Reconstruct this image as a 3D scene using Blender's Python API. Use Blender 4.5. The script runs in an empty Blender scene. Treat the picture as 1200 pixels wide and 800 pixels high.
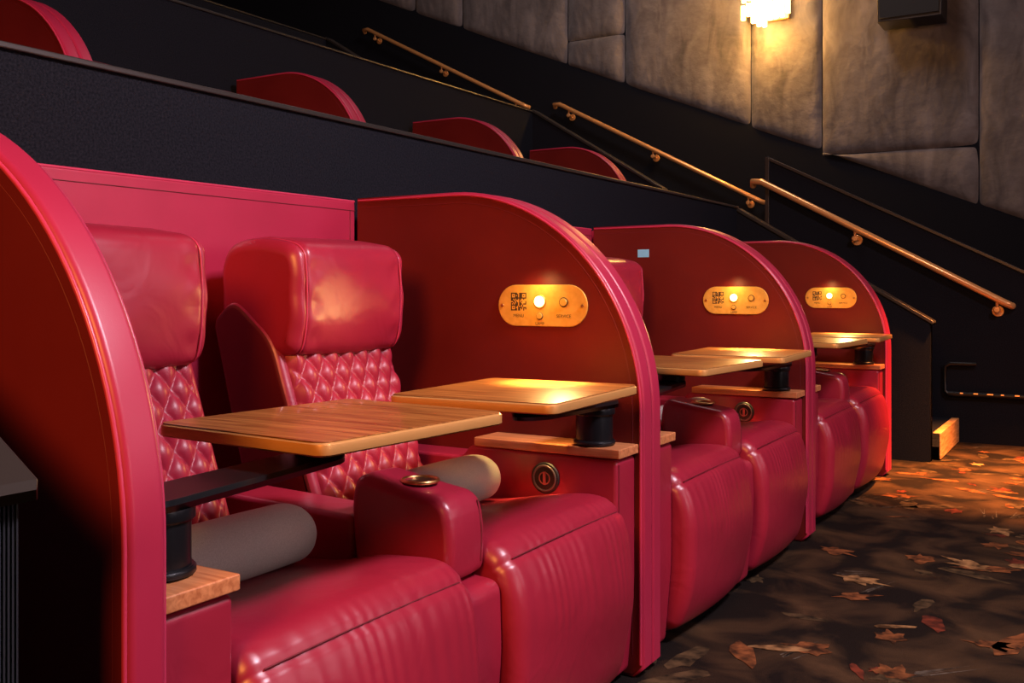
import bpy, bmesh, math, random
from mathutils import Vector, Matrix
random.seed(7)
S=bpy.context.scene
COL=S.collection
# ---------------------------------------------------------------- materials
def newmat(name):
    m=bpy.data.materials.new(name); m.use_nodes=True
    nt=m.node_tree; b=nt.nodes['Principled BSDF']; return m,nt,b
def plain(name,col,rough=.5,metal=0,emit=None,es=0,coat=0,spec=.5):
    m,nt,b=newmat(name)
    b.inputs['Base Color'].default_value=(*col,1); b.inputs['Roughness'].default_value=rough
    b.inputs['Metallic'].default_value=metal; b.inputs['Coat Weight'].default_value=coat
    b.inputs['Specular IOR Level'].default_value=spec
    if emit: b.inputs['Emission Color'].default_value=(*emit,1); b.inputs['Emission Strength'].default_value=es
    return m
def noisy(name,c1,c2,scale=5,rough=.6,metal=0,bump=0,bscale=200,stretch=(1,1,1),detail=4,lo=.35,hi=.65,coat=0,sheen=0,dist=0,spec=.5,bdist=.002,b2=None):
    m,nt,b=newmat(name); N=nt.nodes; L=nt.links
    tc=N.new('ShaderNodeTexCoord'); mp=N.new('ShaderNodeMapping'); mp.inputs['Scale'].default_value=stretch
    L.new(tc.outputs['Object'],mp.inputs['Vector'])
    nz=N.new('ShaderNodeTexNoise'); nz.inputs['Scale'].default_value=scale; nz.inputs['Detail'].default_value=detail
    nz.inputs['Distortion'].default_value=dist
    L.new(mp.outputs[0],nz.inputs['Vector'])
    cr=N.new('ShaderNodeValToRGB'); cr.color_ramp.elements[0].position=lo; cr.color_ramp.elements[1].position=hi
    cr.color_ramp.elements[0].color=(*c1,1); cr.color_ramp.elements[1].color=(*c2,1)
    L.new(nz.outputs['Fac'],cr.inputs['Fac']); L.new(cr.outputs['Color'],b.inputs['Base Color'])
    b.inputs['Roughness'].default_value=rough; b.inputs['Metallic'].default_value=metal
    b.inputs['Coat Weight'].default_value=coat; b.inputs['Sheen Weight'].default_value=sheen
    b.inputs['Specular IOR Level'].default_value=spec
    if bump:
        n2=N.new('ShaderNodeTexNoise'); n2.inputs['Scale'].default_value=bscale; n2.inputs['Detail'].default_value=3
        L.new(tc.outputs['Object'],n2.inputs['Vector'])
        bp=N.new('ShaderNodeBump'); bp.inputs['Strength'].default_value=bump; bp.inputs['Distance'].default_value=bdist
        L.new(n2.outputs['Fac'],bp.inputs['Height'])
        if b2:   # larger soft creases: (scale, strength, distance)
            n3=N.new('ShaderNodeTexNoise'); n3.inputs['Scale'].default_value=b2[0]; n3.inputs['Detail'].default_value=2; n3.inputs['Distortion'].default_value=1.2
            L.new(tc.outputs['Object'],n3.inputs['Vector'])
            bq=N.new('ShaderNodeBump'); bq.inputs['Strength'].default_value=b2[1]; bq.inputs['Distance'].default_value=b2[2]
            L.new(n3.outputs['Fac'],bq.inputs['Height']); L.new(bq.outputs[0],bp.inputs['Normal'])
        L.new(bp.outputs[0],b.inputs['Normal'])
    return m
LEATHER=noisy('red_leather',(.30,.012,.034),(.36,.016,.043),3,.34,bump=.12,bscale=600,spec=.7,bdist=.001,b2=(9,.28,.008))
PLEATHER=noisy('panel_leather',(.36,.016,.052),(.42,.021,.065),3,.37,bump=.12,bscale=600,spec=.55,bdist=.001)
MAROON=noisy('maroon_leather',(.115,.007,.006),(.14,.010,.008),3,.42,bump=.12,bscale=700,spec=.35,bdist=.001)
PIPING=plain('leather_piping',(.50,.035,.09),.33)
SEAM=plain('seam_thread',(.14,.005,.013),.6)
QUILT=noisy('quilted_leather',(.32,.013,.037),(.38,.018,.046),3,.40,bump=.1,bscale=700,bdist=.001)
WALNUT=noisy('walnut_top',(.20,.060,.014),(.58,.24,.06),3.2,.30,stretch=(1.6,22,22),detail=6,dist=.6,lo=.3,hi=.72,coat=.3)
OAK=noisy('reddish_wood',(.40,.12,.04),(.70,.28,.11),3.2,.4,stretch=(2,30,30),detail=6,dist=.5,lo=.3,hi=.7)
BRASS=noisy('brushed_brass',(.62,.36,.12),(.74,.46,.18),40,.32,metal=1)
BRASSEDGE=plain('brass_edge',(.74,.38,.12),.36,.4)
PLATE=noisy('gold_plate',(.80,.44,.07),(.88,.52,.10),60,.40,metal=.3)
BRONZE=plain('bronze_rail',(.95,.47,.17),.28,.45)
BLACKM=plain('black_metal',(.010,.010,.012),.3,.3)
BLACKP=plain('black_plastic',(.02,.018,.018),.4)
BLACKC=noisy('black_carpet_wall',(.004,.005,.008),(.014,.015,.021),160,.95,bump=.6,bscale=260,spec=.10,bdist=.003,lo=.3,hi=.7)
CAPM=plain('black_cap_trim',(.035,.031,.028),.3,.2)
TRIM=plain('rail_trim',(.05,.042,.038),.35,.4)
GREY=noisy('grey_fabric',(.50,.46,.41),(.60,.56,.50),400,.95,bump=.3,bscale=600,bdist=.001)
DARK=plain('dark_plinth',(.03,.004,.006),.8)
INK=plain('engraved_ink',(.05,.025,.01),.6)
LED=plain('lit_button',(1,.8,.4),.4,emit=(1,.58,.14),es=14)
ORLED=plain('step_led',(1,.4,.1),.4,emit=(1,.20,.03),es=1.2)
CEIL=plain('dark_ceiling',(.012,.011,.012),.9)
LABEL=plain('blue_label',(.25,.68,1.0),.5)
VELVET=noisy('grey_velvet',(.078,.068,.070),(.19,.168,.166),3.6,.9,bump=.5,bscale=8,detail=9,dist=.9,lo=.32,hi=.70,sheen=.35,bdist=.035,spec=.2,stretch=(1.5,1,.6))
RIB,nt,b=newmat('ribbed_carpet'); b.inputs['Base Color'].default_value=(.014,.015,.022,1); b.inputs['Roughness'].default_value=.9
tc=nt.nodes.new('ShaderNodeTexCoord'); wv=nt.nodes.new('ShaderNodeTexWave'); wv.bands_direction='Y'; wv.inputs['Scale'].default_value=60
bp=nt.nodes.new('ShaderNodeBump'); bp.inputs['Strength'].default_value=.8; bp.inputs['Distance'].default_value=.004
nt.links.new(tc.outputs['Object'],wv.inputs['Vector']); nt.links.new(wv.outputs['Fac'],bp.inputs['Height']); nt.links.new(bp.outputs[0],b.inputs['Normal'])
# carpet
FLOORM=noisy('patterned_carpet',(.010,.007,.006),(.095,.052,.025),4.0,.97,bump=.8,bscale=300,detail=10,dist=.7,lo=.42,hi=.78,spec=.1,bdist=.004)
LEAFM=[noisy('leaf_%s'%n,c1,c2,22,.97,detail=7,spec=.1) for n,c1,c2 in (
 ('tan',(.05,.025,.011),(.36,.20,.085)),('rust',(.025,.012,.007),(.24,.085,.03)),('red',(.025,.009,.007),(.17,.035,.018)),('olive',(.015,.011,.007),(.095,.06,.03)))]
STRAW=noisy('straw_strokes',(.03,.025,.02),(.13,.11,.085),30,.97,spec=.1)
# ---------------------------------------------------------------- helpers
CUR=None
class Root:
    def __init__(s,name,loc):
        s.e=bpy.data.objects.new(name,None); s.e.location=loc; s.e.empty_display_size=.1; COL.objects.link(s.e); s.loc=Vector(loc); s.name=name
def root(name,loc):
    global CUR; CUR=Root(name,loc); return CUR
def put(ob,wn=False):
    COL.objects.link(ob)
    if CUR:
        ob.data.transform(Matrix.Translation(-CUR.loc)); ob.parent=CUR.e
    if wn:
        md=ob.modifiers.new('wn','WEIGHTED_NORMAL'); md.weight=80
    return ob
def mesh(name,vs,fs,mat,smooth=True,wn=False):
    me=bpy.data.meshes.new(name); me.from_pydata([tuple(v) for v in vs],[],fs); 
    bm=bmesh.new(); bm.from_mesh(me); bmesh.ops.recalc_face_normals(bm,faces=bm.faces); bm.to_mesh(me); bm.free()
    if smooth:
        for p in me.polygons: p.use_smooth=True
    me.materials.append(mat)
    return put(bpy.data.objects.new(name,me),wn)
def bm_obj(name,bm,mat,smooth=True,wn=True):
    bmesh.ops.recalc_face_normals(bm,faces=bm.faces)
    me=bpy.data.meshes.new(name); bm.to_mesh(me); bm.free()
    if smooth:
        for p in me.polygons: p.use_smooth=True
    me.materials.append(mat)
    return put(bpy.data.objects.new(name,me),wn)
def rbox(name,x0,x1,y0,y1,z0,z1,mat,bev=.008,seg=3,M=None):
    bm=bmesh.new(); bmesh.ops.create_cube(bm,size=1)
    bmesh.ops.scale(bm,vec=(x1-x0,y1-y0,z1-z0),verts=bm.verts)
    if bev: bmesh.ops.bevel(bm,geom=bm.edges[:],offset=bev,segments=seg,affect='EDGES',profile=.5)
    bmesh.ops.translate(bm,vec=((x0+x1)/2,(y0+y1)/2,(z0+z1)/2),verts=bm.verts)
    if M: bmesh.ops.transform(bm,matrix=M,verts=bm.verts)
    return bm_obj(name,bm,mat)
def cyl(name,c,r,h,mat,axis='Z',bev=.003,n=40,r2=None):
    bm=bmesh.new(); bmesh.ops.create_cone(bm,cap_ends=True,segments=n,radius1=r,radius2=r if r2 is None else r2,depth=h)
    if bev:
        es=[e for e in bm.edges if len(e.link_faces)==2 and any(len(f.verts)>4 for f in e.link_faces)]
        bmesh.ops.bevel(bm,geom=es,offset=bev,segments=2,affect='EDGES')
    if axis=='Y': bmesh.ops.rotate(bm,matrix=Matrix.Rotation(math.pi/2,3,'X'),verts=bm.verts)
    if axis=='X': bmesh.ops.rotate(bm,matrix=Matrix.Rotation(math.pi/2,3,'Y'),verts=bm.verts)
    bmesh.ops.translate(bm,vec=c,verts=bm.verts)
    return bm_obj(name,bm,mat)
def torus(name,c,R,r,mat,axis='Z'):
    vs=[];fs=[];n=40;m=8
    for i in range(n):
        a=2*math.pi*i/n
        for j in range(m):
            b=2*math.pi*j/m; p=((R+r*math.cos(b))*math.cos(a),(R+r*math.cos(b))*math.sin(a),r*math.sin(b))
            if axis=='Y': p=(p[0],p[2],p[1])
            vs.append((p[0]+c[0],p[1]+c[1],p[2]+c[2]))
            fs.append((i*m+j,((i+1)%n)*m+j,((i+1)%n)*m+(j+1)%m,i*m+(j+1)%m))
    return mesh(name,vs,fs,mat)
def tube(name,pts,r,mat,cyclic=False,res=3):
    cu=bpy.data.curves.new(name,'CURVE'); cu.dimensions='3D'; cu.bevel_depth=r; cu.bevel_resolution=res; cu.use_fill_caps=True
    sp=cu.splines.new('POLY'); sp.points.add(len(pts)-1)
    for p,q in zip(sp.points,pts): p.co=(*q,1)
    sp.use_cyclic_u=cyclic; sp.use_smooth=True; cu.materials.append(mat)
    return put(bpy.data.objects.new(name,cu))
def roundpoly(pts,r,n=6):
    out=[];k=len(pts)
    for i in range(k):
        p=Vector(pts[i]);a=Vector(pts[i-1]);b=Vector(pts[(i+1)%k])
        rr=r[i] if isinstance(r,(list,tuple)) else r
        d1=min(rr,(a-p).length*.49);d2=min(rr,(b-p).length*.49)
        s=p+(a-p).normalized()*d1;e=p+(b-p).normalized()*d2
        for j in range(n+1):
            t=j/n; q=s*(1-t)**2+p*2*t*(1-t)+e*t*t; out.append((q.x,q.y))
    return out
def catmull(pts,n=5):
    out=[];k=len(pts)
    for i in range(k):
        p0,p1,p2,p3=[Vector(pts[(i+j)%k]) for j in (-1,0,1,2)]
        for j in range(n):
            t=j/n
            q=.5*((2*p1)+(p2-p0)*t+(2*p0-5*p1+4*p2-p3)*t*t+(3*p1-p0-3*p2+p3)*t**3); out.append((q.x,q.y))
    return out
def normals(prof):
    k=len(prof); A=sum(prof[i][0]*prof[(i+1)%k][1]-prof[(i+1)%k][0]*prof[i][1] for i in range(k))
    sg=1 if A>0 else -1; ns=[]
    for i in range(k):
        a=Vector(prof[i-1]);b=Vector(prof[(i+1)%k]);d=(b-a).normalized(); ns.append(Vector((d.y*sg,-d.x*sg)))
    return ns
def loft(name,prof,y0,y1,r,mat,crown=0,ny=14,fn=None,side=None):
    ns=normals(prof);k=len(prof);st=[]
    for i in range(6):
        a=math.pi/2*i/6; st.append((y0+r*(1-math.cos(a)),r*(1-math.sin(a))))
    for i in range(ny+1): st.append((y0+r+(y1-y0-2*r)*i/ny,0))
    for i in range(5,-1,-1):
        a=math.pi/2*i/6; st.append((y1-r*(1-math.cos(a)),r*(1-math.sin(a))))
    vs=[];fs=[];yc=(y0+y1)/2;w=(y1-y0)/2
    for y,ins in st:
        v=(y-yc)/w
        for (x,z),nn in zip(prof,ns):
            d=crown*(1-v*v)-ins
            if fn: d+=fn(x,y,z,v)
            vs.append((x+nn.x*d,y,z+nn.y*d))
    m=len(st)
    for j in range(m-1):
        for i in range(k):
            fs.append((j*k+i,j*k+(i+1)%k,(j+1)*k+(i+1)%k,(j+1)*k+i))
    fs.append(tuple(range(k))); fs.append(tuple((m-1)*k+i for i in range(k)))
    o=mesh(name,vs,fs,mat,wn=True)
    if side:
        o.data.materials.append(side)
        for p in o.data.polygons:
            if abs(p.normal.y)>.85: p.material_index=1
    return o
def prism(name,prof,y0,y1,mat,bev=.006,seg=2,side=None):
    bm=bmesh.new(); f=bm.faces.new([bm.verts.new((x,y0,z)) for x,z in prof])
    r=bmesh.ops.extrude_face_region(bm,geom=[f]); vv=[g for g in r['geom'] if isinstance(g,bmesh.types.BMVert)]
    bmesh.ops.translate(bm,vec=(0,y1-y0,0),verts=vv)
    if bev:
        es=[e for e in bm.edges if all(abs(v.co.y-y0)<1e-6 for v in e.verts) or all(abs(v.co.y-y1)<1e-6 for v in e.verts)]
        bmesh.ops.bevel(bm,geom=es,offset=bev,segments=seg,affect='EDGES',profile=.5)
    o=bm_obj(name,bm,mat)
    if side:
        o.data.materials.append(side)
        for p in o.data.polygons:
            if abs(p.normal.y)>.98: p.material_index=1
    return o
# ---------------------------------------------------------------- geometry constants
H=1.061; L=1.718; YL=.911; YR=2.505; XF=-1.09
# ---- divider
def outline(ins=0,cut=0):
    pts=[(-2.10+ins,.0+ins),(-2.10+ins,1.36-ins),(-1.72,1.36-ins)]
    for i in range(1,29):
        a=math.pi/2*(1-i/28)
        pts.append((-1.72+(.63-ins)*math.cos(a),.72+(.64-ins)*math.sin(a)))
    pts+=[(XF-ins,.40),(XF-ins,.03+ins),(XF-.03-ins,.0+ins)]
    return pts
def panel(tag,y0,y1,pipes=True):
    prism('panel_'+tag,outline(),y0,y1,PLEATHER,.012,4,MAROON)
    o=outline(.010)[1:-1]
    for i,y in enumerate((y0,y1)):
        tube('piping_%s_%d'%(tag,i),[(x,y,z) for x,z in o],.0038,PIPING)
    o=outline(.034)[1:-1]
    tube('seam_'+tag,[(x,y0+.0004,z) for x,z in o],.0010,SEAM)
def divider(double):
    r=root('privacy_divider',(-1.6,YL if not double else YR+.062,0))
    if double: panel('near',YR,YR+.0615); panel('far',YR+.0625,YR+.124)
    else: panel('near',YL-.062,YL)
    return r
d_single=divider(False); d_double=divider(True)
# ---- back panel
rb=root('pod_back_panel',(-2.12,1.7,0))
rbox('panel',-2.175,-2.10,YL,YR,.0,1.352,PLEATHER,.012)
tube('piping_top',[(-2.104,YL+.005,1.348),(-2.104,YR-.005,1.348)],.004,PIPING)
tube('seam_top',[(-2.0995,YL+.005,1.318),(-2.0995,YR-.005,1.318)],.0013,SEAM)
tube('seam_side',[(-2.0995,YR-.03,1.318),(-2.0995,YR-.03,.7)],.0013,SEAM)
# ---- recliner
def recliner(yc):
    r=root('recliner_seat',(-1.5,yc,0)); w=.297
    prof=catmull([(-1.78,.50),(-1.60,.475),(-1.42,.485),(-1.27,.515),(-1.16,.522),(-1.11,.502),(-1.078,.455),(-1.06,.38),(-1.055,.29),(-1.065,.19),(-1.09,.09),(-1.13,.045),(-1.25,.03),(-1.45,.03),(-1.78,.03),(-1.84,.3)],7)
    def rip(x,y,z,v):
        if x<-1.14: return .0024*math.sin(y*29+x*25)*math.exp(-((x+1.3)/.12)**2)
        f=max(0,1-abs(z-.41)/.15)
        g=-.006*math.exp(-((z-.487)/.006)**2)
        return g+f*.0013*math.sin(y*175+3*math.sin(y*19)+z*6)*(.65+.35*math.sin(y*41+z*9))+.0018*math.sin(z*30+y*8)
    loft('seat_cushion',prof,yc-w,yc+w,.035,LEATHER,.014,130,rip)
    tube('front_seam',[(-1.0965+.0105*(1-(t*2-1)**2)*.8,yc-w+.035+(2*w-.07)*t,.4885+.007*(1-(t*2-1)**2)) for t in [i/20 for i in range(21)]],.0014,SEAM)
    rbox('plinth',-2.0,-1.22,yc-w+.03,yc+w-.03,0,.05,DARK,.004)
    # back rest body
    h=.232
    body=roundpoly([(-1.640,.44),(-1.775,.80),(-1.825,.94),(-1.97,1.05),(-2.05,.98),(-1.90,.44)],[.03,.08,.05,.05,.03,.03])
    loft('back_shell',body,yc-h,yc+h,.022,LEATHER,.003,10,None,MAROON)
    # quilted face
    O=Vector((-1.655,yc,.50)); n0=Vector((-.160,0,.43)).normalized(); Nn=Vector((n0.z,0,-n0.x))
    nu,nv=132,120; W=.415; HH=.435; vs=[];fs=[]
    for j in range(nv+1):
        for i in range(nu+1):
            y=(i/nu-.5)*W; q=j/nv*HH
            a=(y/.062+q/.090); b2=(y/.062-q/.090)
            fa=1-abs(2*(a%1)-1); fb=1-abs(2*(b2%1)-1)
            puff=.0165*(math.sin(fa*math.pi/2)*math.sin(fb*math.pi/2))**.55
            e=min(1,min(i,nu-i)/5,min(j,nv-j)/5)
            dome=.014*(1-(2*y/W)**4)
            p=O+Vector((0,y,0))+n0*q+Nn*(-.010+(puff+dome+.012)*math.sqrt(max(e,0)))
            vs.append(p)
    for j in range(nv):
        for i in range(nu):
            a=j*(nu+1)+i; fs.append((a,a+1,a+nu+2,a+nu+1))
    mesh('quilted_backrest',vs,fs,QUILT)
    # headrest: box shaped pillow with wrapped front and end gussets
    hp=catmull([(-1.80,.893),(-1.762,.910),(-1.746,.965),(-1.742,1.04),(-1.745,1.115),(-1.756,1.162),(-1.80,1.186),(-1.90,1.196),(-1.985,1.184),(-2.025,1.14),(-2.03,1.03),(-2.01,.94),(-1.95,.895),(-1.87,.880)],6)
    def hf(x,y,z,v):
        g=-.007*math.exp(-((abs(v)-.86)/.022)**2)
        g+=.0025*math.exp(-((abs(v)-.74)/.10)**2)*math.sin(z*70+x*60)
        return g-.004*max(0,(abs(v)-.86)/.14)+.002*math.sin(z*60+y*9)*(abs(v)>.88)+.0028*math.sin(z*34+1+y*6)*math.sin(y*13+1)
    loft('headrest',hp,yc-.225,yc+.225,.032,LEATHER,.009,80,hf)
    ns=normals(hp)
    for s,t in ((-1,'left'),(1,'right')):
        tube('headrest_seam_'+t,[(x-n.x*.001,yc+s*.225*.86,z-n.y*.001) for (x,z),n in zip(hp,ns)],.0026,PIPING,True)
    return r
recA=recliner(1.357); recB=recliner(2.083)
# ---- lumbar pillows
def pillow(yc):
    r=root('lumbar_pillow',(-1.50,yc,.55))
    pr=[(-1.485+.072*math.cos(a)*abs(math.cos(a))**-.12,.552+.060*math.sin(a)) for a in [2*math.pi*i/36+.001 for i in range(36)]]
    loft('cushion',pr,yc-.205,yc+.215,.040,GREY,.003,12)
    ns=normals(pr)
    tube('edge_seam',[(x-n.x*.006,yc+.190,z-n.y*.006) for (x,z),n in zip(pr,ns)],.0016,GREY,True)
    return r
pilA=pillow(1.37); pilB=pillow(2.10)
# ---- centre armrest
ra=root('center_armrest',(-1.4,1.72,0)); y0,y1=1.657,1.784
loft('lower_body',roundpoly([(-1.12,.03),(-1.095,.30),(-1.10,.452),(-1.40,.47),(-1.40,.575),(-1.80,.585),(-1.80,.03)],[.02,.04,.03,.01,.02,.03,.02]),y0,y1,.012,LEATHER,.002,6)
loft('arm_pad',roundpoly([(-1.145,.468),(-1.14,.56),(-1.155,.632),(-1.25,.645),(-1.39,.668),(-1.405,.60),(-1.39,.462)],[.02,.04,.035,.04,.03,.03,.02]),y0-.004,y1+.006,.020,LEATHER,.004,10)
tube('front_seam',[(-1.1412,y1-.018,.49),(-1.139,y1-.018,.56),(-1.1495,y1-.018,.618)],.0018,SEAM)
cyl('cup_well',(-1.265,1.72,.6525),.036,.006,plain('cup_dark',(.06,.03,.02),.3,.6),bev=0)
torus('cup_ring',(-1.265,1.72,.656),.038,.0045,BRASS)
# ---- side consoles
def console(side):
    if side=='R': y0,y1,yf=2.383,YR-.001,2.383
    else: y0,y1,yf=YL+.001,1.052,1.052
    r=root('side_console',(-1.4,(y0+y1)/2,0))
    loft('body',roundpoly([(-1.135,.02),(-1.115,.25),(-1.115,.612),(-1.58,.618),(-1.60,.585),(-2.05,.585),(-2.05,.02)],[.02,.05,.015,.02,.02,.02,.02]),y0,y1,.010,LEATHER,.001,5)
    rbox('wood_ledge',-1.56,-1.105,y0-(.004 if side=='R' else 0),y1+(0 if side=='R' else .004),.617,.642,OAK,.003,2)
    s=-1 if side=='R' else 1
    yy=yf+s*.003
    cyl('usb_bezel',(-1.327,yy,.548),.043,.010,BLACKP,'Y')
    torus('usb_ring',(-1.327,yy+s*.006,.548),.034,.003,plain('usb_rim',(.15,.12,.12),.4,.6),'Y')
    rbox('usb_slot_1',-1.331,-1.323,yy+s*.006-.002,yy+s*.006+.002,.53,.566,plain('slot',(.35,.1,.1),.4),.001)
    torus('usb_button',(-1.327,yy+s*.006,.548),.016,.0018,plain('usb_btn',(.3,.12,.1),.4),'Y')
    tube('front_seam',[(-1.1145,y0+.012,.14),(-1.1135,y0+.012,.60)],.0013,SEAM)
    return r
conA=console('L'); conB=console('R')
# ---- tray tables
def table(px,py,cx,cy,rot,side):
    r=root('swivel_tray_table',(px,py,.642))
    cyl('post_base',(px,py,.650),.057,.014,BLACKM)
    cyl('post',(px,py,.690),.050,.075,BLACKM)
    cyl('post_collar',(px,py,.735),.056,.022,BLACKM)
    ex,ey=cx,cy
    d=Vector((ex-px,ey-py,0)); ln=d.length; ang=math.atan2(d.y,d.x)
    bm=bmesh.new()
    pr=roundpoly([(-.06,-.055),(ln*.9,-.05),(ln*.9+.06,0),(ln*.9,.05),(-.06,.055)],.04)
    f=bm.faces.new([bm.verts.new((x,y,.744)) for x,y in pr]); e=bmesh.ops.extrude_face_region(bm,geom=[f])
    bmesh.ops.translate(bm,vec=(0,0,.018),verts=[g for g in e['geom'] if isinstance(g,bmesh.types.BMVert)])
    bmesh.ops.transform(bm,matrix=Matrix.Translation((px,py,0))@Matrix.Rotation(ang,4,'Z'),verts=bm.verts)
    bm_obj('swing_arm',bm,BLACKM)
    cyl('pivot',(px+d.x*.86,py+d.y*.86,.774),.045,.026,BLACKM)
    M=Matrix.Translation((cx,cy,0))@Matrix.Rotation(rot,4,'Z')
    def slab(name,hx,hy,rad,z0,z1,mat,bev):
        pr=roundpoly([(-hx,-hy),(hx,-hy),(hx,hy),(-hx,hy)],rad,8)
        bm=bmesh.new(); f=bm.faces.new([bm.verts.new((x,y,z0)) for x,y in pr]); e=bmesh.ops.extrude_face_region(bm,geom=[f])
        bmesh.ops.translate(bm,vec=(0,0,z1-z0),verts=[g for g in e['geom'] if isinstance(g,bmesh.types.BMVert)])
        if bev:
            es=[e for e in bm.edges if abs(e.verts[0].co.z-e.verts[1].co.z)<1e-6]
            bmesh.ops.bevel(bm,geom=es,offset=bev,segments=2,affect='EDGES')
        bmesh.ops.transform(bm,matrix=M,verts=bm.verts); bm_obj(name,bm,mat)
    slab('mount_plate',.10,.10,.02,.786,.796,BLACKM,0)
    slab('brass_edge',.215,.25,.028,.796,.8185,BRASSEDGE,.003)
    slab('wood_top',.2115,.2465,.025,.8180,.8205,WALNUT,0)
    return r
tabA=table(-1.205,.985,-1.260,1.452,math.radians(-4),'L')
tabB=table(-1.205,2.435,-1.235,2.085,math.radians(3),'R')
# ---- control panel
rc=root('control_panel',(-1.405,YR,1.017)); X0=-1.405; Z0=1.017
def pill(hx,hz,n=16):
    pts=[];c=hx-hz
    for i in range(n+1):
        a=-math.pi/2+math.pi*i/n; pts.append((X0+c+hz*math.cos(a),Z0+hz*math.sin(a)))
    for i in range(n+1):
        a=math.pi/2+math.pi*i/n; pts.append((X0-c+hz*math.cos(a),Z0+hz*math.sin(a)))
    return pts
prism('plate',pill(.147,.060),YR-.007,YR-.001,PLATE,.002)
yp=YR-.0075
vs=[];fs=[]
n=15;cs=.052/n
def sq(x,z):
    i=len(vs); vs.extend([(x,yp,z),(x+cs,yp,z),(x+cs,yp,z+cs),(x,yp,z+cs)]); fs.append((i,i+1,i+2,i+3))
for i in range(n):
    for j in range(n):
        on=random.random()<.5
        for (a,b) in ((0,0),(0,n-5),(n-5,n-5)):
            if a<=i<a+5 and b<=j<b+5:
                ii,jj=i-a,j-b; on=(ii in(0,4) or jj in (0,4) or (ii==2 and jj==2))
        if on: sq(X0-.103+i*cs,Z0-.015+j*cs)
mesh('qr_code',vs,fs,INK,False)
cyl('lamp_button',(X0-.006,YR-.011,Z0+.012),.015,.008,LED,'Y',.001)
torus('lamp_ring',(X0-.006,YR-.009,Z0+.012),.018,.002,BRASS,'Y')
cyl('service_button',(X0+.072,YR-.010,Z0+.010),.011,.006,PLATE,'Y',.001); torus('service_ring',(X0+.072,YR-.009,Z0+.010),.013,.0012,INK,'Y')
torus('lamp_switch_ring',(X0-.006,YR-.009,Z0-.030),.010,.0010,INK,'Y'); cyl('lamp_switch',(X0-.006,YR-.010,Z0-.030),.009,.006,PLATE,'Y',.001)
for t,x in (('left',-.132),('right',.132)): cyl('screw_'+t,(X0+x,YR-.009,Z0),.005,.004,BRASS,'Y',.001)
def text(name,s,x,z,size):
    cu=bpy.data.curves.new(name,'FONT'); cu.body=s; cu.size=size; cu.align_x='CENTER'
    ob=bpy.data.objects.new(name,cu); COL.objects.link(ob); dg=bpy.context.evaluated_depsgraph_get()
    me=bpy.data.meshes.new_from_object(ob.evaluated_get(dg)); bpy.data.objects.remove(ob)
    me.materials.clear(); me.materials.append(INK)
    me.transform(Matrix.Translation((x,yp-.0002,z))@Matrix.Rotation(math.pi/2,4,'X')); put(bpy.data.objects.new(name,me))
text('label_menu','MENU',X0-.077,Z0-.034,.013); text('label_lamp','LAMP',X0-.006,Z0-.056,.012); text('label_service','SERVICE',X0+.072,Z0-.034,.013)
# ---- reading lamp of control panel (light)
def readlamp(off):
    for nm,e,p,t,sz in (('reading_lamp_light',160,(-1.27,YR-.14,1.16),(-1.26,2.26,.80),46),('reading_lamp_spill',16,(-1.30,YR-.08,1.05),(-1.26,1.98,.70),140),('reading_lamp_halo',.9,(-1.41,YR-.07,1.10),(-1.41,YR,.98),150)):
        ld=bpy.data.lights.new(nm,'SPOT'); ld.energy=e; ld.color=(1,.60,.20); ld.spot_size=math.radians(sz); ld.spot_blend=1; ld.shadow_soft_size=.02
        o=bpy.data.objects.new(nm,ld); COL.objects.link(o)
        p=Vector(p)+Vector(off); t=Vector(t)+Vector(off)
        o.location=p; o.rotation_euler=(t-p).to_track_quat('-Z','Y').to_euler()
# ---- duplication
def dup(r,off,sz=1):
    e=bpy.data.objects.new(r.name,None); e.empty_display_size=.1; e.location=r.loc+Vector(off); e.scale=(1,1,sz); COL.objects.link(e)
    for c in r.e.children:
        n=c.copy(); COL.objects.link(n); n.parent=e
    return e
pod=[d_double,rb,recA,recB,pilA,pilB,ra,conA,conB,tabA,tabB,rc]
readlamp((0,0,0))
for k in (1,2):
    for r in pod: dup(r,(0,L*k,0))
    readlamp((0,L*k,0))
for k in range(-1,4):      # second tier
    o=(-2.52,.235+L*k-.085*(2-k),1.0)
    for r in [d_double,recA,recB,ra,conA,conB]: dup(r,o)
    dup(rb,o,.90)
root('wall_label',(-1.84,YR+L,1.229)); rbox('sticker',-1.868,-1.812,YR+L-.003,YR+L-.0005,1.212,1.248,LABEL,.001)
# ---------------------------------------------------------------- tiers, walls, stairs
CUR=None
def wallbox(name,x0,x1,y0,y1,z0,z1,mat,bev=0): return rbox(name,x0,x1,y0,y1,z0,z1,mat,bev)
wallbox('floor',-2.3,6,-4,10.1,-.1,0,FLOORM)
wallbox('tier_floor_lower',-4.85,-2.20,-4,10.1,.0,1.0,BLACKC)
wallbox('tier_floor_middle',-7.35,-4.85,-4,10.1,.0,2.0,BLACKC)
wallbox('tier_floor_upper',-11,-7.35,-4,10.1,.0,3.0,BLACKC)
def tier(name,x,yend,z0,z1):
    root(name,(x,2,z0))
    rbox('panel',x-.12,x,-4,yend,z0,z1-.016,BLACKC,0)
    rbox('cap',x-.135,x+.012,-4,yend+.01,z1-.016,z1,CAPM,.004)
tier('tier_knee_wall',-2.18,6.58,.0,1.631)
tier('tier_knee_wall',-4.70,8.18,1.0,2.76)
tier('tier_knee_wall',-7.24,8.14,2.0,3.77)
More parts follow.
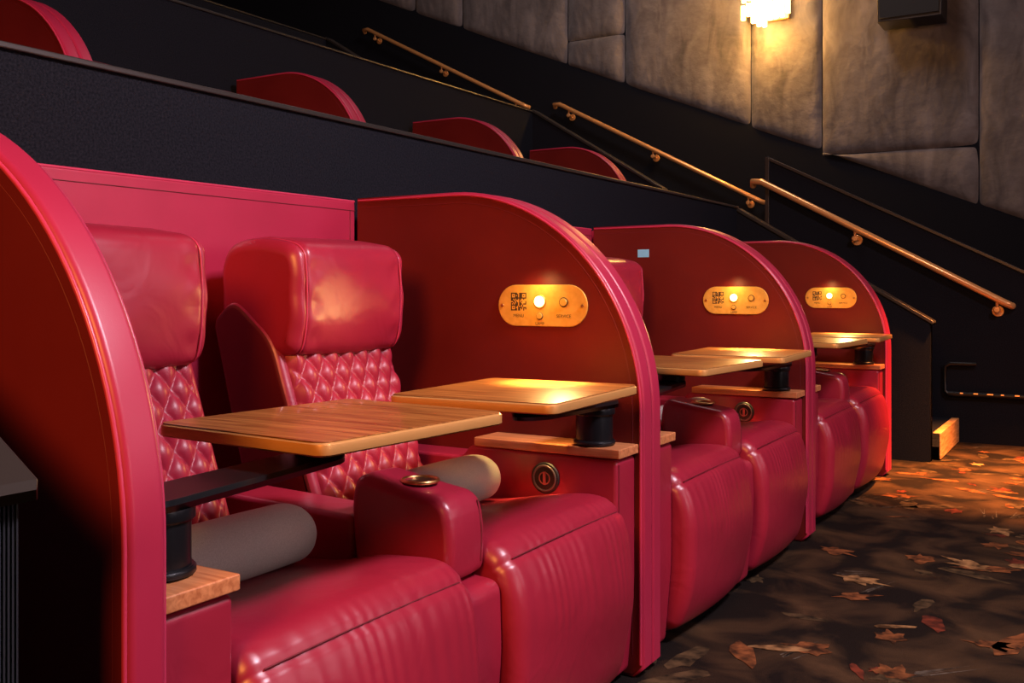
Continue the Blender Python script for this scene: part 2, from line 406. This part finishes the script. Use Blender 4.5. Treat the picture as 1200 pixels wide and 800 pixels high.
def stringer(y0,y1,pts,mat=BLACKC,name='stair_knee_wall',seg=(2,3),cap=CAPM):
    x=sum(p[0] for p in pts)/len(pts); root(name,(x,(y0+y1)/2,pts[0][1]))
    prism('wall',pts,y0,y1,mat,0)
    a,b=pts[seg[0]],pts[seg[1]]
    prism('cap',[(a[0]+.02,a[1]-.012),(a[0]+.02,a[1]+.012),(b[0],b[1]+.012),(b[0],b[1]-.012)],y0-.012,y1+.012,cap,.003)
stringer(6.58,6.68,[(-2.18,0),(-.96,0),(-.96,.86),(-2.18,1.61)])
stringer(.56,.68,[(-2.18,0),(-1.065,0),(-1.065,.835),(-2.18,1.505)],RIB)
stringer(8.18,8.28,[(-4.7,1),(-3.4,1),(-3.4,1.95),(-4.7,2.76)])
stringer(8.14,8.24,[(-7.24,2),(-5.95,2),(-5.95,2.97),(-7.24,3.77)])
# lower side wall beside the first stair
stringer(7.58,7.68,[(-2.26,0),(3.0,0),(3.0,.90),(.02,.905),(-2.26,2.07)],BLACKC,'stair_side_wall',(3,4),TRIM)
rbox('end_post',-2.285,-2.255,7.565,7.69,1.0,2.085,TRIM,.003)
STEP=noisy('step_wood',(.55,.24,.07),(.85,.46,.18),4,.5,stretch=(6,2,20))
def stairs(x0,y0,y1,z0,lit):
    root('staircase',(x0-.8,(y0+y1)/2,z0))
    for i in range(6):
        xx=x0-.255*i
        rbox('step_%d'%(i+1),xx-.30,xx,y0+.002,y1-.02,z0+.1667*i*.999,z0+.1667*(i+1),BLACKC,0)
        rbox('nosing_%d'%(i+1),xx-.04,xx+.008,y0+.004,y1-.022,z0+.1667*(i+1)-(.16 if i==0 else .03),z0+.1667*(i+1)+.004,STEP if i==0 else BLACKP,.003)
stairs(-.92,6.695,7.58,0,True); stairs(-3.4,8.295,9.9,1.0,False); stairs(-5.95,8.255,9.9,2.0,False)
# handrails
def rail(a,b,ywall,br):
    root('handrail',((a[0]+b[0])/2,a[1],(a[2]+b[2])/2)); A=Vector(a);B=Vector(b)
    d=(B-A).normalized()
    tube('rail',[A+Vector((0,.06,0)),A+Vector((0,.02,0)),A+d*.04,B-d*.06,B+Vector((-.02,.01,-.02)),B+Vector((-.03,.05,-.05))],.024,BRONZE,res=6)
    for i,t in enumerate(br):
        p=A.lerp(B,t)
        tube('bracket_%d'%i,[p+Vector((0,0,-.015)),p+Vector((0,.01,-.07)),p+Vector((0,ywall-p.y,-.085))],.010,BRONZE)
        cyl('rosette_%d'%i,(p.x,ywall-.008,p.z-.085),.038,.016,BRONZE,'Y')
        cyl('knob_%d'%i,(p.x,p.y,p.z-.075),.022,.03,BRONZE,'Y',.006)
rail((-.58,7.49,.955),(-2.34,7.49,1.915),7.58,(.05,.58))
rail((-3.0,9.83,1.945),(-5.35,9.83,3.17),9.93,(.06,.5,.93))
rail((-5.73,9.83,3.16),(-8.1,9.83,4.38),9.93,(.06,.5,.93))
root('step_light_rail',(-.5,7.54,.34))
tube('rail',[(-.98,7.53,.34),(.6,7.53,.34)],.018,BLACKM)
tube('hook',[(-.98,7.53,.34),(-1.0,7.53,.36),(-1.0,7.53,.53),(-.97,7.53,.55),(-.80,7.53,.55)],.014,BLACKM)
for i in range(12): rbox('led_%d'%i,-.90+i*.085,-.882+i*.085+.01*(i%3),7.505,7.513,.345,.352,ORLED,.001)
# room shell
CUR=None
wallbox('wall_right',-11,6,9.95,10.1,0,7,BLACKC)
wallbox('wall_rear',-11.15,-11,-4,10.1,0,7,BLACKC)
wallbox('wall_left',-11,6,-4.15,-4,0,7,BLACKC)
wallbox('wall_front',6,6.15,-4,10.1,0,7,BLACKC)
wallbox('ceiling',-11,6,-4,10.1,7,7.1,CEIL)
# upholstered panels
seams=[3.2,1.9,.45,-1.034,-2.435,-3.148,-4.548,-5.255,-6.683,-7.385,-8.25,-9.45,-10.9]
hs={3:2.38,6:3.86,4:5.0,7:5.1,9:5.0}
def zb(x): return max(.9,1.687+.418*(-.673-x))
def upanel(x0,x1,zl,zt,sd):
    xm=(x0+x1)/2; za=zl(xm)
    root('upholstered_wall_panel',(xm,9.95,za)); nu,nv=44,80; vs=[];fs=[]
    for j in range(nv+1):
        for i in range(nu+1):
            u=i/nu;v=j/nv; u=.5-.5*math.cos(math.pi*u); v=.5-.5*math.cos(math.pi*v)
            x=x0+(x1-x0)*u; z0=zl(x); z=z0+(zt(x)-z0)*v
            wd=abs(x1-x0); ht=zt(xm)-za
            e=min(u,1-u)*wd; f=min(v,1-v)*ht
            puf=.055*(1-math.exp(-e/.045))*(1-math.exp(-f/.045))
            puf+=.007*math.sin(z*14+x*3+sd+2*math.sin(z*5))*math.exp(-e/.13)*min(1,e/.03)+.005*math.sin(x*4+z*1.7+x0)*min(1,e/.1)
            vs.append((x,9.955-puf,z))
    for j in range(nv):
        for i in range(nu):
            a=j*(nu+1)+i; fs.append((a,a+1,a+nu+2,a+nu+1))
    mesh('padding',vs,fs,VELVET)
for i in range(len(seams)-1):
    x1,x0=seams[i],seams[i+1]
    if i in hs:
        s=hs[i]; upanel(x0,x1,zb,lambda x:s,i); upanel(x0,x1,lambda x:s,lambda x:6.6,i*2)
    else: upanel(x0,x1,zb,lambda x:6.6,i)
# sconce
root('crystal_wall_sconce',(-2.93,9.88,4.0))
SC=plain('sconce_crystal',(1,.8,.45),.2,emit=(1,.55,.13),es=9); SC2=plain('sconce_crystal_hot',(1,.85,.5),.2,emit=(1,.80,.45),es=18)
rbox('back_plate',-3.13,-2.73,9.84,9.90,3.75,4.5,BRASS,.01)
for t in range(3):
    for i in range(9):
        x=-3.155+i*.056; hh=.20+random.random()*.07; z1=3.90+t*.2+random.random()*.02; yy=9.70-.03*math.sin(i/8*math.pi)+.02*t
        rbox('crystal_%d_%d'%(t,i),x-.021,x+.021,yy,yy+.035,z1-hh+(.09*abs(i-4)/4),z1,SC2 if (1<i<7 and i%2==0) else SC,.005,1)
# speaker
root('wall_speaker',(-1.55,9.7,3.8))
prism('cabinet',[(-1.83,3.50),(-1.29,3.50),(-1.27,4.25),(-1.85,4.25)],9.50,9.84,BLACKP,.012)
prism('grille',[(-1.81,3.53),(-1.31,3.53),(-1.29,4.22),(-1.83,4.22)],9.485,9.50,plain('speaker_grille',(.012,.011,.011),.8),.004)
rbox('mount',-1.62,-1.5,9.80,9.93,3.8,3.95,BLACKM,.004)
# ---------------------------------------------------------------- carpet leaves
def leafshape(kind):
    if kind==0:
        s=[(0,1.0),(12,.70),(22,.55),(30,.62),(48,.80),(62,.58),(78,.46),(100,.55),(118,.40),(150,.26),(180,.62)]
        full=s+[(360-a,r) for a,r in reversed(s[1:-1])]
        return [(r*math.cos(math.radians(a)),r*math.sin(math.radians(a))) for a,r in full]
    n=14
    return [(math.cos(2*math.pi*i/n)*(1.0),math.sin(2*math.pi*i/n)*.38*(1-.5*math.cos(2*math.pi*i/n))) for i in range(n)]
fl=bpy.data.objects['floor']
def leaves(name,mat,cnt,smin,smax,z,kinds=(0,1)):
    vs=[];fs=[]
    for _ in range(cnt):
        x=random.uniform(-1.3,3.2); y=random.uniform(.2,7.5); s=random.uniform(smin,smax); a=random.uniform(0,6.28); k=random.choice(kinds)
        sh=leafshape(k); c=len(vs); vs.append((x,y,z))
        sy=random.uniform(.6,1.0)
        for px,py in sh:
            j=random.uniform(.75,1.2); px*=s*j;py*=s*j*sy
            vs.append((x+px*math.cos(a)-py*math.sin(a),y+px*math.sin(a)+py*math.cos(a),z))
        m=len(sh)
        for i in range(m): fs.append((c,c+1+i,c+1+(i+1)%m))
    me=bpy.data.meshes.new(name); me.from_pydata(vs,[],fs); me.materials.append(mat)
    o=bpy.data.objects.new(name,me); COL.objects.link(o); o.parent=fl
for i,(m,c,a,b,kk) in enumerate(((LEAFM[0],80,.06,.15,(0,0,1)),(LEAFM[1],150,.05,.13,(0,1)),(LEAFM[2],110,.05,.12,(0,1)),(LEAFM[3],260,.06,.16,(0,1)))):
    leaves('carpet_leaves_%d'%i,m,c,a,b,.0012+.0004*(3-i),kk)
vs=[];fs=[]
for _ in range(80):
    x=random.uniform(-1.2,3);y=random.uniform(.3,7.4);a=random.gauss(.9,.25)
    for k in range(5):
        ox=random.uniform(-.03,.03);oy=random.uniform(-.03,.03);l=random.uniform(.08,.22);w=.003;aa=a+random.gauss(0,.08)
        d=(math.cos(aa),math.sin(aa));i=len(vs)
        vs+= [(x+ox-d[1]*w,y+oy+d[0]*w,.0008),(x+ox+d[1]*w,y+oy-d[0]*w,.0008),(x+ox+d[0]*l,y+oy+d[1]*l,.0008)]; fs.append((i,i+1,i+2))
me=bpy.data.meshes.new('carpet_straw'); me.from_pydata(vs,[],fs); me.materials.append(STRAW); o=bpy.data.objects.new('carpet_straw',me); COL.objects.link(o); o.parent=fl
# ---------------------------------------------------------------- lights
def light(name,kind,loc,tgt,e,col,size=.5,spot=None,sy=None,blend=.5):
    ld=bpy.data.lights.new(name,kind); ld.energy=e; ld.color=col
    if kind=='AREA':
        ld.size=size
        if sy: ld.shape='RECTANGLE'; ld.size_y=sy
    else: ld.shadow_soft_size=size
    if spot: ld.spot_size=math.radians(spot); ld.spot_blend=blend
    o=bpy.data.objects.new(name,ld); COL.objects.link(o); o.location=loc
    if tgt: o.rotation_euler=(Vector(tgt)-Vector(loc)).to_track_quat('-Z','Y').to_euler()
    return o
light('screen_key_light','AREA',(1.3,2.0,3.8),(-2.0,1.3,1.4),195,(1,.84,.96),.7)
light('screen_fill_light','AREA',(4.0,5.0,2.6),(-1.4,4.0,.6),42,(1,.68,.74),2.0)
light('low_front_fill','AREA',(3.4,1.6,1.7),(-1.6,1.2,.7),20,(1,.80,.82),1.0)  # added low fill to brighten pillows under the tables; no real source here
light('aisle_warm_light','AREA',(-.2,-2.4,3.0),(-1.6,3.2,.7),175,(1,.38,.08),1.3)
light('sconce_glow','POINT',(-2.93,9.50,3.87),None,72,(1,.46,.09),.1)
light('sconce_downlight','POINT',(-2.93,9.70,3.59),None,22,(1,.48,.08),.05)
light('stair_downlight','SPOT',(.3,6.3,3.8),(-.34,6.30,0),7500,(1,.32,.07),.06,40,blend=1)
light('wall_wash','AREA',(-2.5,7.0,6.6),(-3.5,10,3),95,(1,.86,.86),1.5)
light('floor_fill','SPOT',(1.5,3.0,4.5),(.2,4.8,0),85,(1,.56,.24),.2,60,blend=1)
w=bpy.data.worlds.new('world'); S.world=w; w.use_nodes=True
w.node_tree.nodes['Background'].inputs[0].default_value=(.05,.04,.05,1); w.node_tree.nodes['Background'].inputs[1].default_value=.3
# ---------------------------------------------------------------- camera
cd=bpy.data.cameras.new('camera'); cam=bpy.data.objects.new('camera',cd); COL.objects.link(cam); S.camera=cam
cam.location=(0,0,H); cam.rotation_euler=(math.pi/2,0,math.atan(703/1167)); cd.lens=35.0; cd.sensor_width=36; cd.shift_y=-.05; cd.clip_start=.02
S.view_settings.view_transform='Standard'
